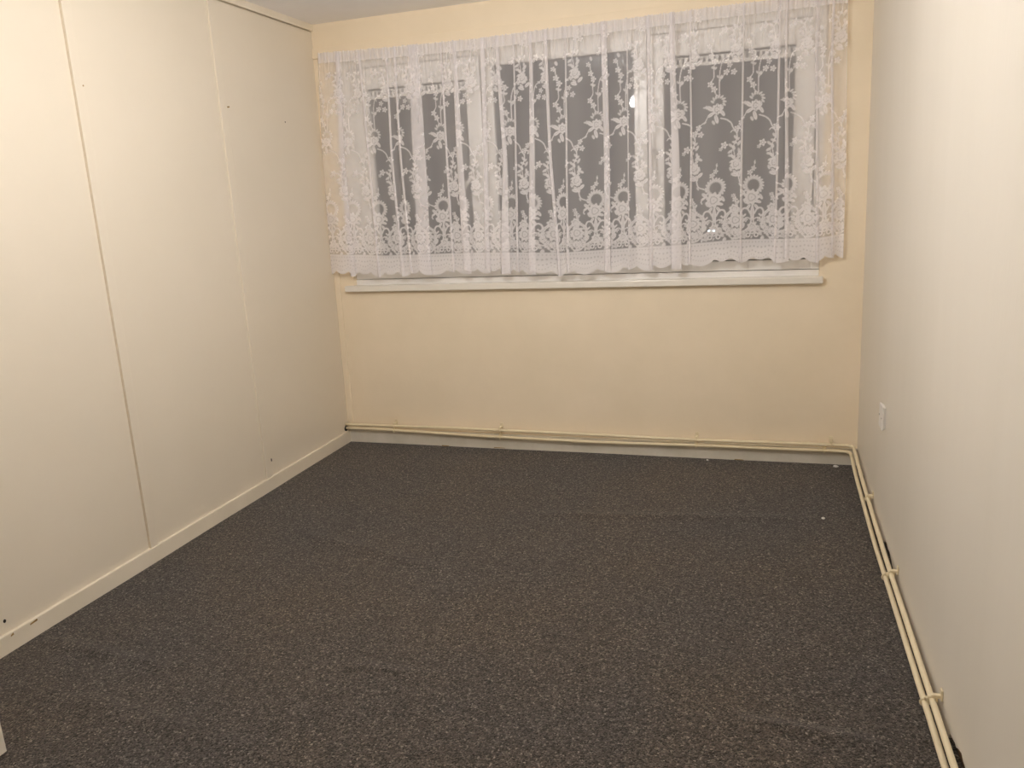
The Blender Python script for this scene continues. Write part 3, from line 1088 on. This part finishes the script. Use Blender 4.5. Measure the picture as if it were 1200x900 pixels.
# ================================================================== CUPBOARD whose corner shows beside the panelled wall
cup = empty('white_cupboard', (0.24, -3.2, 0))
cx0, cx1, cy0, cy1 = 0.030, 0.480, -3.62, -2.774
child(box_obj('carcass', cx0, cx1 - 0.020, cy0, cy1, 0.03, 0.86, M_CUP, None, 0.002), cup)
child(box_obj('cupboard_top', cx0, cx1 + 0.004, cy0 - 0.006, cy1 + 0.004, 0.861, 0.885, M_CUP, None, 0.003), cup)
for k in range(2):
    ya = cy1 - 0.001 - k * (cy1 - cy0) / 2
    yb = cy1 - (k + 1) * (cy1 - cy0) / 2 + 0.002
    d = child(box_obj('cupboard_door', cx1 - 0.0195, cx1, yb, ya, 0.014, 0.857, M_CUP, None, 0.0015), cup)
    yk = yb + 0.045 if k == 0 else ya - 0.045
    bm = bmesh.new()
    tube(bm, [(cx1 - 0.001, yk, 0.62), (cx1 + 0.012, yk, 0.62), (cx1 + 0.014, yk, 0.62), (cx1 + 0.024, yk, 0.62)], [0.006, 0.006, 0.014, 0.012], 14)
    kn = from_bm('knob', bm, M_METAL, None, True)
    kn.parent = d
    kn.matrix_parent_inverse = Matrix.Identity(4)
for (x, y) in ((0.05, cy0 + 0.05), (0.05, cy1 - 0.05), (0.41, cy0 + 0.05), (0.41, cy1 - 0.05)):
    bm = bmesh.new()
    tube(bm, [(x, y, -0.002), (x, y, 0.034)], 0.02, 14)
    child(from_bm('foot', bm, M_METAL), cup)
tag(cup, 'white painted cupboard edge standing on the carpet beside the panelled wall', 'cupboard')

# ================================================================== CEILING LAMP (behind the view, mirrored in the panes)
lamp = empty('pendant_lamp', (LAMP_POS[0], LAMP_POS[1], H))
bm = bmesh.new()
lathe(bm, [(0.045, 0.0), (0.045, -0.012), (0.030, -0.026), (0.008, -0.032)], 28, (LAMP_POS[0], LAMP_POS[1], H + 0.001))
child(from_bm('ceiling_rose', bm, M_WHITE, None, True), lamp)
bm = bmesh.new()
tube(bm, [(LAMP_POS[0], LAMP_POS[1], H - 0.02), (LAMP_POS[0], LAMP_POS[1], LAMP_POS[2] + 0.10)], 0.0035, 8)
child(from_bm('cord', bm, M_WHITE, None, True), lamp)
bm = bmesh.new()
lathe(bm, [(0.006, 0.115), (0.014, 0.105), (0.018, 0.09), (0.018, 0.05), (0.016, 0.045)], 24, LAMP_POS)
child(from_bm('lamp_holder', bm, M_WHITE, None, True), lamp)
bm = bmesh.new()
prof = [(0.013, 0.050), (0.014, 0.040), (0.020, 0.026), (0.028, 0.010), (0.030, -0.004), (0.028, -0.016), (0.021, -0.026), (0.011, -0.032), (0.001, -0.034)]
lathe(bm, prof[::-1], 24, LAMP_POS)
child(from_bm('bulb', bm, M_BULB, None, True), lamp)
tag(lamp, 'bare glowing bulb hanging on a short cord from the ceiling', 'lamp')

# ================================================================== FLAKES lying on the carpet
def flake(p, s, lab):
    bm = bmesh.new()
    n = 7
    z = ruckle(p[0], p[1])
    q = [(p[0] + s * random.uniform(0.6, 1.1) * math.cos(2 * math.pi * k / n), p[1] + s * random.uniform(0.6, 1.1) * math.sin(2 * math.pi * k / n)) for k in range(n)]
    lo = [bm.verts.new((a, b, z - 0.0005)) for a, b in q]
    hi = [bm.verts.new((a, b, z + 0.003 + random.uniform(0, 0.002))) for a, b in q]
    bm.faces.new(lo[::-1])
    bm.faces.new(hi)
    for k in range(n):
        bm.faces.new((lo[k], lo[(k + 1) % n], hi[(k + 1) % n], hi[k]))
    tag(from_bm('paint_flake', bm, M_WHITE), lab, 'flake', 'paint flakes on the carpet')


flake((2.165, -0.047), 0.008, 'tiny white paint flake on the carpet below the window wall pipes')
flake((2.695, -0.737), 0.009, 'tiny white paint flake out on the open carpet away from the skirting')
flake((2.800, -0.050), 0.013, 'pale paint flake in the carpet corner where the pipes turn')

# ================================================================== OUTSIDE AT NIGHT: street lamp far below
GZ = -9.0
ground = struct(box_obj('ground', -60, 60, 1.0, 140, GZ - 0.3, GZ, M_ASPHALT), 'dark street ground far outside the window', 'ground')
sl = empty('street_lamp', (-3.15, 90.2, GZ))
bm = bmesh.new()
tube(bm, [(-3.15, 90.2, GZ - 0.05), (-3.15, 90.2, GZ + 2.0), (-3.15, 90.2, -3.25)], [0.09, 0.07, 0.045], 12)
child(from_bm('pole', bm, M_METAL), sl)
for s in (-1, 1):
    bm = bmesh.new()
    tube(bm, catmull([(-3.15, 90.2, -3.28), (-3.15 + s * 0.10, 90.2, -3.20), (-3.15 + s * 0.24, 90.2, -3.22)], 0.03), 0.025, 8)
    child(from_bm('arm', bm, M_METAL), sl)
    bm = bmesh.new()
    lathe(bm, [(0.02, -0.14), (0.10, -0.12), (0.13, -0.06), (0.12, 0.0), (0.05, 0.05)], 16, (-3.15 + s * 0.26, 90.2, -3.26))
    child(from_bm('lamp_head', bm, M_STREET, None, True), sl)
tag(sl, 'twin-headed street lamp glowing outside beyond the window', 'street lamp')
